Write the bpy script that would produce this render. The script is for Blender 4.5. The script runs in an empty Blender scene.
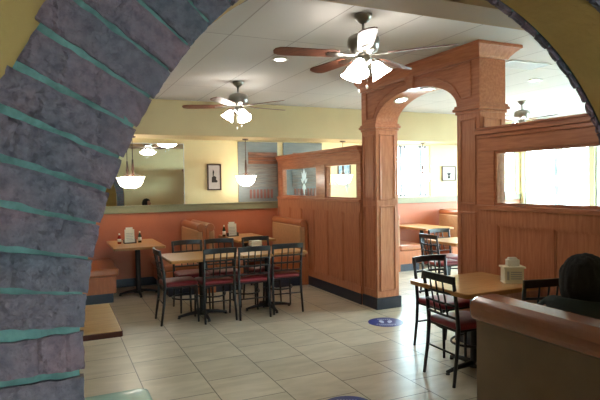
import bpy, bmesh, math, random
from mathutils import Vector, Matrix, noise
random.seed(7)
PI = math.pi
C = bpy.context.scene.collection
sc = bpy.context.scene

# ------------------------------------------------------------------ materials
def lin(c):
    r = []
    for v in c:
        v /= 255.0
        r.append(v/12.92 if v <= .04045 else ((v+.055)/1.055)**2.4)
    return (r[0], r[1], r[2], 1)

def mat(name, col, rough=.5, metal=0, var=0.0, vscale=8, stretch=(1,1,1), col2=None, bump=0, bscale=40,
        emit=None, estr=0, coat=0, spec=.5, trans=0):
    m = bpy.data.materials.new(name); m.use_nodes = True
    nt = m.node_tree; n = nt.nodes; l = nt.links
    b = n['Principled BSDF']
    b.inputs['Base Color'].default_value = lin(col)
    b.inputs['Roughness'].default_value = rough
    b.inputs['Metallic'].default_value = metal
    b.inputs['Specular IOR Level'].default_value = spec
    if coat:
        b.inputs['Coat Weight'].default_value = coat
        b.inputs['Coat Roughness'].default_value = .15
    if trans: b.inputs['Transmission Weight'].default_value = trans
    if emit:
        b.inputs['Emission Color'].default_value = lin(emit)
        b.inputs['Emission Strength'].default_value = estr
    if var or bump:
        tc = n.new('ShaderNodeTexCoord'); mp = n.new('ShaderNodeMapping')
        mp.inputs['Scale'].default_value = stretch
        l.new(tc.outputs['Object'], mp.inputs['Vector'])
    if var:
        nz = n.new('ShaderNodeTexNoise'); nz.inputs['Scale'].default_value = vscale
        nz.inputs['Detail'].default_value = 5
        l.new(mp.outputs[0], nz.inputs['Vector'])
        rp = n.new('ShaderNodeValToRGB')
        c1 = lin(col); c2 = lin(col2) if col2 else tuple([x*(1-var) for x in c1[:3]]+[1])
        rp.color_ramp.elements[0].color = c2; rp.color_ramp.elements[1].color = c1
        rp.color_ramp.elements[0].position = .35; rp.color_ramp.elements[1].position = .65
        l.new(nz.outputs['Fac'], rp.inputs['Fac']); l.new(rp.outputs['Color'], b.inputs['Base Color'])
    if bump:
        nb = n.new('ShaderNodeTexNoise'); nb.inputs['Scale'].default_value = bscale
        nb.inputs['Detail'].default_value = 4
        l.new(mp.outputs[0], nb.inputs['Vector'])
        bp = n.new('ShaderNodeBump'); bp.inputs['Strength'].default_value = bump
        bp.inputs['Distance'].default_value = .01
        l.new(nb.outputs['Fac'], bp.inputs['Height']); l.new(bp.outputs['Normal'], b.inputs['Normal'])
    return m

def glass_mat(name, tint=(245,250,250), gl=.08):
    m = bpy.data.materials.new(name); m.use_nodes = True
    nt = m.node_tree; n = nt.nodes; l = nt.links
    n.remove(n['Principled BSDF'])
    out = n['Material Output']
    t = n.new('ShaderNodeBsdfTransparent'); t.inputs[0].default_value = lin(tint)
    g = n.new('ShaderNodeBsdfGlossy'); g.inputs['Roughness'].default_value = .02
    f = n.new('ShaderNodeLayerWeight'); f.inputs['Blend'].default_value = .5
    pw = n.new('ShaderNodeMath'); pw.operation='POWER'; pw.inputs[1].default_value=5
    ml = n.new('ShaderNodeMath'); ml.operation='MULTIPLY_ADD'; ml.inputs[1].default_value=.6; ml.inputs[2].default_value=.04
    l.new(f.outputs['Facing'], pw.inputs[0]); l.new(pw.outputs[0], ml.inputs[0])
    mx = n.new('ShaderNodeMixShader')
    l.new(ml.outputs[0], mx.inputs[0]); l.new(t.outputs[0], mx.inputs[1]); l.new(g.outputs[0], mx.inputs[2])
    l.new(mx.outputs[0], out.inputs['Surface'])
    return m

def floor_mat():
    m = bpy.data.materials.new('floor_tile'); m.use_nodes = True
    nt = m.node_tree; n = nt.nodes; l = nt.links; b = n['Principled BSDF']
    tc = n.new('ShaderNodeTexCoord'); sp = n.new('ShaderNodeSeparateXYZ'); cb = n.new('ShaderNodeCombineXYZ')
    l.new(tc.outputs['Object'], sp.inputs[0])
    T = .4912
    a1 = n.new('ShaderNodeMath'); a1.operation='SUBTRACT'; a1.inputs[1].default_value = .05*T - 20*T
    a2 = n.new('ShaderNodeMath'); a2.operation='SUBTRACT'; a2.inputs[1].default_value = .2*T - 20*T
    l.new(sp.outputs['Y'], a1.inputs[0]); l.new(sp.outputs['X'], a2.inputs[0])
    l.new(a1.outputs[0], cb.inputs['X']); l.new(a2.outputs[0], cb.inputs['Y'])
    br = n.new('ShaderNodeTexBrick'); br.offset=.5; br.offset_frequency=2; br.squash=1
    br.inputs['Scale'].default_value = 1; br.inputs['Brick Width'].default_value = T; br.inputs['Row Height'].default_value = T
    br.inputs['Mortar Size'].default_value = .0045; br.inputs['Mortar Smooth'].default_value=.1
    br.inputs['Color1'].default_value = lin((208,196,176)); br.inputs['Color2'].default_value = lin((196,184,164))
    br.inputs['Mortar'].default_value = lin((104,94,82)); br.inputs['Bias'].default_value=0
    l.new(cb.outputs[0], br.inputs['Vector'])
    mp = n.new('ShaderNodeMapping'); mp.inputs['Scale'].default_value=(1.2,3.5,1); mp.inputs['Rotation'].default_value=(0,0,.5)
    l.new(tc.outputs['Object'], mp.inputs['Vector'])
    nz = n.new('ShaderNodeTexNoise'); nz.inputs['Scale'].default_value=2.2; nz.inputs['Detail'].default_value=6; nz.inputs['Distortion'].default_value=.8
    l.new(mp.outputs[0], nz.inputs['Vector'])
    rp = n.new('ShaderNodeValToRGB'); rp.color_ramp.elements[0].position=.35; rp.color_ramp.elements[1].position=.7
    rp.color_ramp.elements[0].color=(.78,.77,.74,1); rp.color_ramp.elements[1].color=(1,1,1,1)
    l.new(nz.outputs['Fac'], rp.inputs['Fac'])
    mx = n.new('ShaderNodeMixRGB'); mx.blend_type='MULTIPLY'; mx.inputs[0].default_value=1
    l.new(br.outputs['Color'], mx.inputs[1]); l.new(rp.outputs['Color'], mx.inputs[2]); l.new(mx.outputs[0], b.inputs['Base Color'])
    b.inputs['Roughness'].default_value=.32
    bp = n.new('ShaderNodeBump'); bp.inputs['Strength'].default_value=.5; bp.inputs['Distance'].default_value=.002; bp.invert=True
    l.new(br.outputs['Fac'], bp.inputs['Height']); l.new(bp.outputs[0], b.inputs['Normal'])
    return m

def ceiling_mat():
    m = bpy.data.materials.new('ceiling_panel'); m.use_nodes = True
    nt = m.node_tree; n = nt.nodes; l = nt.links; b = n['Principled BSDF']
    tc = n.new('ShaderNodeTexCoord'); mp = n.new('ShaderNodeMapping'); mp.inputs['Location'].default_value=(20-.045,20,0)
    l.new(tc.outputs['Object'], mp.inputs['Vector'])
    br = n.new('ShaderNodeTexBrick'); br.offset=0; br.inputs['Scale'].default_value=1
    br.inputs['Brick Width'].default_value=.61; br.inputs['Row Height'].default_value=2.44
    br.inputs['Mortar Size'].default_value=.006
    br.inputs['Color1'].default_value=lin((192,186,180)); br.inputs['Color2'].default_value=lin((187,181,175)); br.inputs['Mortar'].default_value=lin((150,143,136))
    l.new(mp.outputs[0], br.inputs['Vector'])
    l.new(br.outputs['Color'], b.inputs['Base Color']); b.inputs['Roughness'].default_value=.75
    nz = n.new('ShaderNodeTexNoise'); nz.inputs['Scale'].default_value=120; l.new(tc.outputs['Object'], nz.inputs['Vector'])
    bp = n.new('ShaderNodeBump'); bp.inputs['Strength'].default_value=.15; bp.inputs['Distance'].default_value=.004
    l.new(nz.outputs['Fac'], bp.inputs['Height']); l.new(bp.outputs[0], b.inputs['Normal'])
    return m

def brick_mat():
    m = mat('brick_face', (128,98,102), .7, var=.5, vscale=9, stretch=(1,1,1), col2=(104,92,98), bump=1.0, bscale=70)
    nt=m.node_tree; n=nt.nodes; l=nt.links; b=n['Principled BSDF']
    old=b.inputs['Base Color'].links[0].from_socket
    gi=n.new('ShaderNodeNewGeometry'); rp=n.new('ShaderNodeValToRGB')
    rp.color_ramp.elements[0].color=(.56,.72,.76,1); rp.color_ramp.elements[1].color=(.98,.86,.88,1)
    l.new(gi.outputs['Random Per Island'], rp.inputs['Fac'])
    mx=n.new('ShaderNodeMixRGB'); mx.blend_type='MULTIPLY'; mx.inputs[0].default_value=1
    l.new(old,mx.inputs[1]); l.new(rp.outputs['Color'],mx.inputs[2])
    # chips: small pale and dark spots
    tc=n.new('ShaderNodeTexCoord'); nz=n.new('ShaderNodeTexNoise'); nz.inputs['Scale'].default_value=60; nz.inputs['Detail'].default_value=6
    l.new(tc.outputs['Object'],nz.inputs['Vector'])
    r2=n.new('ShaderNodeValToRGB'); r2.color_ramp.elements[0].position=.36; r2.color_ramp.elements[0].color=(.72,.72,.76,1)
    r2.color_ramp.elements[1].position=.5; r2.color_ramp.elements[1].color=(1,1,1,1)
    e=r2.color_ramp.elements.new(.72); e.color=(1.25,1.25,1.25,1)
    l.new(nz.outputs['Fac'],r2.inputs['Fac'])
    m2=n.new('ShaderNodeMixRGB'); m2.blend_type='MULTIPLY'; m2.inputs[0].default_value=1
    l.new(mx.outputs[0],m2.inputs[1]); l.new(r2.outputs['Color'],m2.inputs[2]); l.new(m2.outputs[0],b.inputs['Base Color'])
    return m

M = {}
M['floor']=floor_mat(); M['ceil']=ceiling_mat(); M['brick']=brick_mat()
M['mortar']=mat('mortar',(98,128,120),.9,var=.45,vscale=30,bump=.5,bscale=80)
M['mustard']=mat('mustard_plaster',(174,134,74),.8,var=.15,vscale=6,bump=.25,bscale=60)
M['cream']=mat('cream_paint',(224,204,156),.7,var=.05,vscale=3,bump=.08,bscale=90)
M['soffit']=mat('tan_paint',(188,166,124),.7,var=.05,vscale=3)
M['beam']=mat('beam_paint',(152,124,90),.7)
M['orange']=mat('terracotta_wall',(178,98,64),.5,var=.1,vscale=4,bump=.1,bscale=50)
M['band']=mat('olive_trim',(128,122,92),.45,var=.12,vscale=12,stretch=(1,8,8))
M['wood']=mat('cherry_wood',(190,122,88),.36,var=.28,vscale=5,stretch=(9,9,1),col2=(170,102,70),coat=.25)
M['woodh']=mat('cherry_wood_rail',(190,122,88),.36,var=.28,vscale=5,stretch=(9,1,9),col2=(170,102,70),coat=.25)
M['kick']=mat('dark_baseboard',(30,34,52),.4)
M['ttop']=mat('maple_laminate',(206,158,100),.28,var=.2,vscale=5,stretch=(1.2,9,1),col2=(186,136,80),coat=.4)
M['tedge']=mat('table_edge',(168,118,64),.4)
M['tedge2']=mat('dark_table_edge',(78,36,24),.7,spec=.2)
M['black']=mat('black_metal',(16,16,20),.36,spec=.5)
M['blacki']=mat('cast_iron',(24,23,25),.5)
M['red']=mat('red_vinyl',(122,28,38),.38)
M['teal']=mat('vinyl_sky_reflection',(186,226,216),.22,coat=.4)  # pale teal base colour stands in for skylight reflected in the seat
M['vin_top']=mat('brown_vinyl',(170,98,58),.3,coat=.4)
M['vin_tan']=mat('tan_vinyl',(188,138,96),.5,var=.12,vscale=20)
M['vin_dk']=mat('dark_brown_vinyl',(138,78,50),.22,coat=.6)
M['booth_pan']=mat('booth_panel',(118,88,64),.5,var=.12,vscale=8)
M['booth_side']=mat('booth_side_panel',(184,104,58),.42,var=.2,vscale=5,stretch=(9,9,1))
M['nickel']=mat('brushed_nickel',(150,146,138),.28,metal=1)
M['blade']=mat('walnut_blade',(122,74,56),.45,var=.3,vscale=6,stretch=(1,10,1))
M['lampw']=mat('opal_glass_lit',(255,255,255),.3,emit=(255,250,240),estr=18)
M['lampp']=mat('pendant_glass_lit',(255,255,255),.3,emit=(255,246,226),estr=9)
M['can']=mat('downlight_lit',(255,255,255),.3,emit=(255,250,240),estr=45)
M['white']=mat('white_enamel',(232,230,224),.4)
M['paper']=mat('paper',(232,228,214),.8)
M['capb']=mat('cream_plastic',(226,220,196),.4)
M['green']=mat('green_bottle',(28,58,40),.2,coat=.5)
M['redb']=mat('red_bottle',(150,30,24),.25)
M['slate']=mat('slate_paint',(122,126,126),.6,var=.12,vscale=6,stretch=(1,1,6))
M['plank']=mat('weathered_plank',(146,98,74),.6,var=.35,vscale=6,stretch=(1,1,12),col2=(104,72,60))
M['plank2']=mat('grey_plank',(140,134,128),.6,var=.3,vscale=7,stretch=(1,1,12),col2=(110,104,102))
M['barred']=mat('red_picket',(132,82,72),.6)
M['frame']=mat('dark_frame',(74,50,38),.4)
M['picmat']=mat('picture_ground',(196,184,178),.6,var=.1,vscale=5)
M['picdk']=mat('picture_ink',(44,38,36),.7)
M['picblue']=mat('picture_blue',(96,140,180),.6,var=.4,vscale=9,col2=(210,220,224))
M['mirror']=mat('mirror_silver',(235,238,238),.01,metal=1)
M['glass']=glass_mat('clear_glass')
M['etch']=mat('etched_frost',(235,240,240),.7)
def etch_fix(m):
    nt=m.node_tree; n=nt.nodes; l=nt.links
    t=n.new('ShaderNodeBsdfTransparent'); tl=n.new('ShaderNodeBsdfTranslucent'); tl.inputs[0].default_value=lin((240,245,245))
    df=n.new('ShaderNodeBsdfDiffuse'); df.inputs[0].default_value=lin((240,245,245))
    a=n.new('ShaderNodeMixShader'); a.inputs[0].default_value=.6; l.new(tl.outputs[0],a.inputs[1]); l.new(df.outputs[0],a.inputs[2])
    c=n.new('ShaderNodeMixShader'); c.inputs[0].default_value=.72; l.new(t.outputs[0],c.inputs[1]); l.new(a.outputs[0],c.inputs[2])
    n.remove(n['Principled BSDF']); l.new(c.outputs[0],n['Material Output'].inputs['Surface'])
etch_fix(M['etch'])
M['alu']=mat('white_window_frame',(210,212,210),.4)
M['dkalu']=mat('grey_window_mullion',(110,110,116),.4)
M['dblue']=mat('decal_blue',(44,58,128),.35)
M['dwhite']=mat('decal_white',(206,220,240),.35)
M['hair']=mat('dark_hair',(18,15,17),.8,var=.3,vscale=40,stretch=(8,8,1),bump=.6,bscale=60)
M['skin']=mat('skin',(172,124,98),.5)
M['jacket']=mat('dark_green_jacket',(30,42,38),.8,bump=.3,bscale=50)
M['jeans']=mat('dark_trousers',(32,36,50),.8)
M['shoe']=mat('black_shoe',(18,18,20),.4)
M['eye']=mat('eye',(230,228,222),.2)
M['cup']=mat('cup_clear_plastic',(200,210,214),.2)
M['ground']=mat('outdoor_paving',(170,170,166),.8)
M['vent']=mat('vent_grey',(176,176,172),.4)
M['curtain']=mat('pale_blind',(220,216,208),.8)

# ------------------------------------------------------------------ mesh helpers
def box(bm, x0,y0,z0,x1,y1,z1, rot=None):
    vs=[bm.verts.new((x,y,z)) for x in (x0,x1) for y in (y0,y1) for z in (z0,z1)]
    if rot is not None:
        for v in vs: v.co = rot @ v.co
    for f in ((0,1,3,2),(4,6,7,5),(0,4,5,1),(2,3,7,6),(0,2,6,4),(1,5,7,3)):
        bm.faces.new([vs[i] for i in f])
    return vs
def tube(bm, pts, rad, seg=10, cap=True, sq=False):
    pts=[Vector(p) for p in pts]
    if not hasattr(rad,'__len__'): rad=[rad]*len(pts)
    rings=[]; up=Vector((0,0,1)); n0=None
    for i,p in enumerate(pts):
        t=(pts[min(i+1,len(pts)-1)]-pts[max(i-1,0)]).normalized()
        if n0 is None:
            a=up if abs(t.z)<.95 else Vector((1,0,0))
            n0=t.cross(a).normalized()
        n0=(n0-t*n0.dot(t)).normalized(); b0=t.cross(n0)
        rings.append([bm.verts.new(p+rad[i]*(math.cos(2*PI*k/seg+(PI/4 if sq else 0))*n0+math.sin(2*PI*k/seg+(PI/4 if sq else 0))*b0)) for k in range(seg)])
    for a,b in zip(rings,rings[1:]):
        for k in range(seg): bm.faces.new((a[k],a[(k+1)%seg],b[(k+1)%seg],b[k]))
    if cap:
        bm.faces.new(rings[0][::-1]); bm.faces.new(rings[-1])
def bar(bm,p0,p1,r): tube(bm,[p0,p1],r*1.25,4,sq=True)
def lathe(bm, prof, c=(0,0,0), seg=28, mtx=None):
    rings=[]
    for r,z in prof:
        if r<1e-5: rings.append([bm.verts.new((c[0],c[1],c[2]+z))])
        else: rings.append([bm.verts.new((c[0]+r*math.cos(2*PI*k/seg),c[1]+r*math.sin(2*PI*k/seg),c[2]+z)) for k in range(seg)])
    for a,b in zip(rings,rings[1:]):
        for k in range(seg):
            k2=(k+1)%seg
            if len(a)==1 and len(b)==1: continue
            if len(a)==1: bm.faces.new((a[0],b[k2],b[k]))
            elif len(b)==1: bm.faces.new((a[k],a[k2],b[0]))
            else: bm.faces.new((a[k],a[k2],b[k2],b[k]))
    if mtx is not None:
        for r in rings:
            for v in r: v.co=mtx@v.co
def prism(bm, pts, y0, y1, axis='y'):
    """closed outline in the two other axes, extruded along axis"""
    def P(a,b,t):
        return {'y':(a,t,b),'x':(t,a,b),'z':(a,b,t)}[axis]
    A=[bm.verts.new(P(a,b,y0)) for a,b in pts]; B=[bm.verts.new(P(a,b,y1)) for a,b in pts]
    n=len(pts)
    bm.faces.new(A); bm.faces.new(B[::-1])
    for i in range(n): bm.faces.new((A[i],B[i],B[(i+1)%n],A[(i+1)%n]))
def nb(): return bmesh.new()
def obj(name, bm, m, parent=None, smooth=False, bevel=0, label=None, kind=None, subsurf=0, loc=None):
    bmesh.ops.recalc_face_normals(bm, faces=bm.faces)
    me=bpy.data.meshes.new(name); bm.to_mesh(me); bm.free()
    if smooth:
        for p in me.polygons: p.use_smooth=True
    o=bpy.data.objects.new(name, me); C.objects.link(o)
    me.materials.append(m)
    if parent is not None: o.parent=parent
    if loc is not None: o.location=loc
    if bevel:
        b=o.modifiers.new('bevel','BEVEL'); b.width=bevel; b.segments=2; b.limit_method='ANGLE'; b.angle_limit=.6
    if subsurf:
        s=o.modifiers.new('sub','SUBSURF'); s.levels=subsurf; s.render_levels=subsurf
    if smooth and bevel==0 and subsurf==0:
        bpy.context.view_layer.update()
    if label: o['label']=label
    if kind: o['kind']=kind
    return o
def thing(name,label,cat,loc=(0,0,0),rz=0,group=None):
    o=bpy.data.objects.new(name,None); C.objects.link(o); o.location=loc; o.rotation_euler=(0,0,rz)
    o.empty_display_size=.1; o['label']=label; o['category']=cat
    if group: o['group']=group
    return o
def tag(o,label,cat,group=None):
    o['label']=label; o['category']=cat
    if group: o['group']=group
    return o
def dup(root, loc, rz, label, group=None):
    r=root.copy(); C.objects.link(r); r.location=loc; r.rotation_euler=(0,0,rz); r['label']=label
    if group: r['group']=group
    for ch in list(root.children):
        c=ch.copy(); C.objects.link(c); c.parent=r
        for g in list(ch.children):
            d=g.copy(); C.objects.link(d); d.parent=c
    return r
def struct(name,bm,m,parent=None,**k):
    return obj(name,bm,m,parent,kind='structure' if parent is None else None,**k)

# ------------------------------------------------------------------ room shell
XL,XR,YF,ZC = -3.5,9.5,8.75,2.88
YB=-2.6
b=nb(); box(b,XL-.2,YB-.2,-.1,XR+.2,YF+.2,0); struct('floor',b,M['floor'])
b=nb(); box(b,XL-.2,YB-.2,ZC,XR+.2,YF+.2,ZC+.1); struct('ceiling',b,M['ceil'])
b=nb(); box(b,-30,-30,-.25,40,40,-.15); struct('ground',b,M['ground'])

def wall_x(name,x0,x1,y0,y1,holes,m):
    """wall whose faces look along x, with rectangular holes (ya,yb,za,zb)"""
    b=nb(); hs=sorted(holes); y=y0
    for (a,c,za,zb) in hs:
        box(b,x0,y,0,x1,a,ZC); box(b,x0,a,0,x1,c,za); box(b,x0,a,zb,x1,c,ZC); y=c
    box(b,x0,y,0,x1,y1,ZC)
    return struct(name,b,m)
def wall_y(name,y0,y1,x0,x1,holes,m,base=0):
    b=nb(); hs=sorted(holes); x=x0
    for (a,c,za,zb) in hs:
        box(b,x,y0,base,a,y1,ZC); box(b,a,y0,base,c,y1,za); box(b,a,y0,zb,c,y1,ZC); x=c
    box(b,x,y0,base,x1,y1,ZC)
    return struct(name,b,m)
nwin=[0]
def window(axis,p,a0,a1,z0,z1,mull=1,fm='alu',trans=0):
    nwin[0]+=1; nm='window_%d'%nwin[0]
    b=nb(); t=.05
    def B(a,za,c,zb,d0=-.03,d1=.03):
        if axis=='x': box(b,p+d0,a,za,p+d1,c,zb)
        else: box(b,a,p+d0,za,c,p+d1,zb)
    B(a0,z0,a1,z0+t); B(a0,z1-t,a1,z1); B(a0,z0+t,a0+t,z1-t); B(a1-t,z0+t,a1,z1-t)
    for i in range(mull):
        c=a0+(a1-a0)*(i+1)/(mull+1); B(c-.03,z0+t,c+.03,z1-t)
    if trans: B(a0+t,z0+(z1-z0)*trans-.02,a1-t,z0+(z1-z0)*trans+.02,-.02,.02)
    w=struct(nm,b,M[fm])
    b=nb(); B(a0+t*.8,z0+t*.8,a1-t*.8,z1-t*.8,-.004,.004); obj('window_pane',b,M['glass'],w)
    return w

# right wall with large daylight windows
hR=[(1.4,3.2,.7,2.6),(3.4,5.2,.7,2.6),(5.35,6.95,.7,2.6),(7.05,8.65,.7,2.6)]
wall_x('wall_right',XR,XR+.15,1.11,YF,hR,M['cream'])
for (a,c,za,zb) in hR: window('x',XR+.07,a,c,za,zb,1)
wall_x('wall_left',XL-.15,XL,YB,YF,[],M['cream'])
# far wall: orange wainscot in the bottom of it, cream above; a window in the right hand room
hF=[(5.75,7.0,1.29,2.33)]
b=nb()
x0,x1=XL,XR
box(b,x0,YF,0,x1,YF+.15,1.2)
struct('wall_back',b,M['orange'])
b=nb(); box(b,x0,YF,1.2,5.75,YF+.15,ZC); box(b,7.0,YF,1.2,7.95,YF+.15,ZC); box(b,9.4,YF,1.2,x1,YF+.15,ZC); box(b,7.95,YF,1.2,9.4,YF+.15,1.29); box(b,7.95,YF,2.33,9.4,YF+.15,ZC); box(b,5.75,YF,1.2,7.0,YF+.15,1.29); box(b,5.75,YF,2.33,7.0,YF+.15,ZC)
struct('wall_back_upper',b,M['cream'])
w=window('y',YF+.07,5.75,7.0,1.29,2.33,0)
window('y',YF+.07,7.95,9.4,1.29,2.33,0)
for (xa,xb) in ((6.26,6.31),(6.36,6.39),(6.73,6.79),(6.87,6.9)):
    b=nb(); box(b,xa,YF+.02,1.30,xb,YF+.05,2.32); obj('blind_stack',b,M['dkalu'],w)
PX0,PX1=3.605,3.705
b=nb(); box(b,XL,YF-.03,1.165,PX0,YF,1.285); box(b,XL,YF-.045,1.268,PX0,YF,1.285); struct('trim_1',b,M['band'],bevel=.004)
b=nb(); box(b,PX1,YF-.03,1.165,XR,YF,1.285); struct('trim_2',b,M['band'],bevel=.004)
b=nb(); box(b,XL,YF-.015,0,PX0,YF,.13); struct('baseboard_back',b,M['kick'])
b=nb(); box(b,PX1,YF-.015,0,XR,YF,.13); struct('baseboard_right',b,M['kick'])
# dropped soffit over the wall tables
b=nb(); box(b,XL,8.05,2.35,XR,YF,ZC); struct('trim_3',b,M['soffit'])
# dropped beam near the arch
b=nb(); box(b,XL,2.40,2.62,XR,2.67,ZC); struct('trim_4',b,M['beam'])

# ------------------------------------------------------------------ near wall with arched opening
CX,CZ,R=.835,1.325,.804
Y0,Y1=.90,1.085
def arch_outline(r,x_in,n=48,zb=0):
    pts=[(CX-r,zb)]
    for i in range(n+1):
        a=PI-PI*i/n; pts.append((CX+r*math.cos(a),CZ+r*math.sin(a)))
    pts.append((CX+r,zb)); return pts
def arch_plate(b,r,x0,x1,zt,ya,yb,n=48):
    """solid plate x0..x1, 0..zt with arched hole radius r"""
    ins=arch_outline(r,0,n)
    out=[]
    for (x,z) in ins:
        if z<=CZ+1e-6: out.append((x0 if x<CX else x1,z))
        else:
            dx,dz=x-CX,z-CZ
            t=min(((x1-CX)/dx if dx>1e-6 else 1e9),((x0-CX)/dx if dx<-1e-6 else 1e9),(zt-CZ)/dz)
            out.append((CX+dx*t,CZ+dz*t))
    V={}
    def v(x,y,z):
        k=(round(x,5),round(y,5),round(z,5))
        if k not in V: V[k]=b.verts.new((x,y,z))
        return V[k]
    for i in range(len(ins)-1):
        a,c=ins[i],ins[i+1]; d,e=out[i],out[i+1]
        for y in (ya,yb):
            b.faces.new((v(a[0],y,a[1]),v(c[0],y,c[1]),v(e[0],y,e[1]),v(d[0],y,d[1])))
        b.faces.new((v(a[0],ya,a[1]),v(c[0],ya,c[1]),v(c[0],yb,c[1]),v(a[0],yb,a[1])))
        # corners are skipped by the radial mapping: fill
        if abs(d[0]-e[0])>1e-6 and abs(d[1]-e[1])>1e-6:
            cxn=x0 if d[0]<CX and e[0]<CX else x1
            for y in (ya,yb):
                b.faces.new((v(d[0],y,d[1]),v(e[0],y,e[1]),v(cxn,y,zt)))
b=nb(); arch_plate(b,R+.003,-3.5,5.2,ZC,Y0,Y1); box(b,5.2,Y0,0,XR+.15,Y1,ZC)
struct('wall_front',b,M['mustard'])
# inside (dining side) face paint of that wall, seen in the mirror
b=nb(); arch_plate(b,R+.21,-3.5,5.2,ZC,Y1,Y1+.006); box(b,5.2,Y1,0,XR,Y1+.006,ZC); struct('wall_front_inside',b,M['cream'])

# brick arch
ba=thing('brick_arch','weathered purple-grey brick archway ring with teal mortar filling the left foreground','brick archway',(CX,Y0,0))
def ring_plate(b,r0,r1,ya,yb,n=64):
    i0=arch_outline(r0,0,n); o0=arch_outline(r1,0,n)
    for i in range(len(i0)-1):
        p=[i0[i],i0[i+1],o0[i+1],o0[i]]
        A=[b.verts.new((x-CX,ya-Y0,z)) for x,z in p]; B=[b.verts.new((x-CX,yb-Y0,z)) for x,z in p]
        b.faces.new(A); b.faces.new(B[::-1])
        for k in range(4): b.faces.new((A[k],B[k],B[(k+1)%4],A[(k+1)%4]))
b=nb(); ring_plate(b,R+.004,R+.192,.8905,.8995); ring_plate(b,R+.004,R+.185,1.0915,1.099); obj('mortar_bed',b,M['mortar'],ba)
def rough_brick(b,fn,nu,nv,face_y,back_y,seed,sgn):
    """fn(u,v)->(x,z); rough front face at face_y, straight sides back to back_y"""
    G=[]
    for i in range(nu+1):
        row=[]
        for j in range(nv+1):
            u,v=i/nu,j/nv
            e=min(u,1-u)*nu*.9; f=min(v,1-v)*nv*.9
            du=(noise.noise((v*6,seed*3.1,u*3))*.0018)/.19 if i in(0,nu) else 0
            dv=(noise.noise((u*9,seed*2.3,v*3))*.003)/.055 if j in(0,nv) else 0
            x,z=fn(u+du,v+dv)
            edge=min(1,e,f)
            h=.0035*(1-edge)
            q=Vector((x*14,seed*5.7,z*14))
            h+=abs(noise.noise(q))*.009+max(0,noise.noise(Vector((x*45,seed,z*45))))*.006
            # cracks across the brick
            cr=noise.noise(Vector((x*16+seed*9,z*4,seed*1.7)))
            if abs(cr)<.035 : h+=.004
            row.append(b.verts.new((x-CX,face_y-Y0+sgn*h,z)))
        G.append(row)
    for i in range(nu):
        for j in range(nv): b.faces.new((G[i][j],G[i+1][j],G[i+1][j+1],G[i][j+1]))
    loop=[G[i][0] for i in range(nu+1)]+[G[nu][j] for j in range(1,nv+1)]+[G[i][nv] for i in range(nu-1,-1,-1)]+[G[0][j] for j in range(nv-1,0,-1)]
    L2=[b.verts.new((v.co.x,back_y-Y0,v.co.z)) for v in loop]
    n=len(loop)
    for k in range(n): b.faces.new((loop[k],loop[(k+1)%n],L2[(k+1)%n],L2[k]))
    b.faces.new(L2)
def bricks(face_y,back_y,sgn,nu,nv,r_in):
    b=nb(); step=math.radians(3.88); a0=math.radians(3.8); sd=0
    n=int((PI-2*a0)/step)
    step=(PI-2*a0)/n
    for k in range(n):
        sd+=1; aa=a0+k*step; jr=random.uniform(-.006,.006); jo=random.uniform(-.005,.006)
        g0=.0026/R
        def fn(u,v,aa=aa,jr=jr,jo=jo):
            ri=r_in-(.012 if (sgn<0 and aa>PI/2) else 0)
            rr=ri+jr*.2+u*(.195+jo-jr)
            hw=(step*.5-g0-.003*u/ R); a=aa+step*.5+(v-.5)*2*hw
            return (CX-rr*math.cos(a),CZ+rr*math.sin(a))
        rough_brick(b,fn,nu,nv,face_y+random.uniform(-.002,.002),back_y,sd,sgn)
    z=CZ+R*math.sin(a0)
    while z>.02:
        for side in (-1,1):
            sd+=1; jr=random.uniform(-.004,.004)
            zt=z-.006; zb=max(z-.0675+.006,0.002)
            if zt-zb<.01: continue
            def fn(u,v,zt=zt,zb=zb,side=side,jr=jr):
                return (CX+side*(r_in+jr*.4+u*.195), zt+(zb-zt)*v)
            rough_brick(b,fn,nu,nv,face_y+random.uniform(-.002,.002),back_y,sd,sgn)
        z-=.0675
    return b
o=obj('brick_face',bricks(.878,.899,1,30,9,R-.002),M['brick'],ba,smooth=False)
o=obj('brick_back',bricks(1.108,1.0915,-1,14,5,R+.004),M['brick'],ba,smooth=False)

# vestibule behind the camera
wall_x('wall_vestibule_right',3.9,4.05,YB,Y0,[],M['mustard'])
hV=[(-2.2,-1.7,1.0,2.0),(.1,.9,.1,2.1),(2.5,3.0,1.0,2.0)]
wall_y('wall_vestibule',YB-.15,YB,XL,4.05,hV,M['mustard'])
for (a,c,za,zb) in hV: window('y',YB-.07,a,c,za,zb,1)

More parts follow.
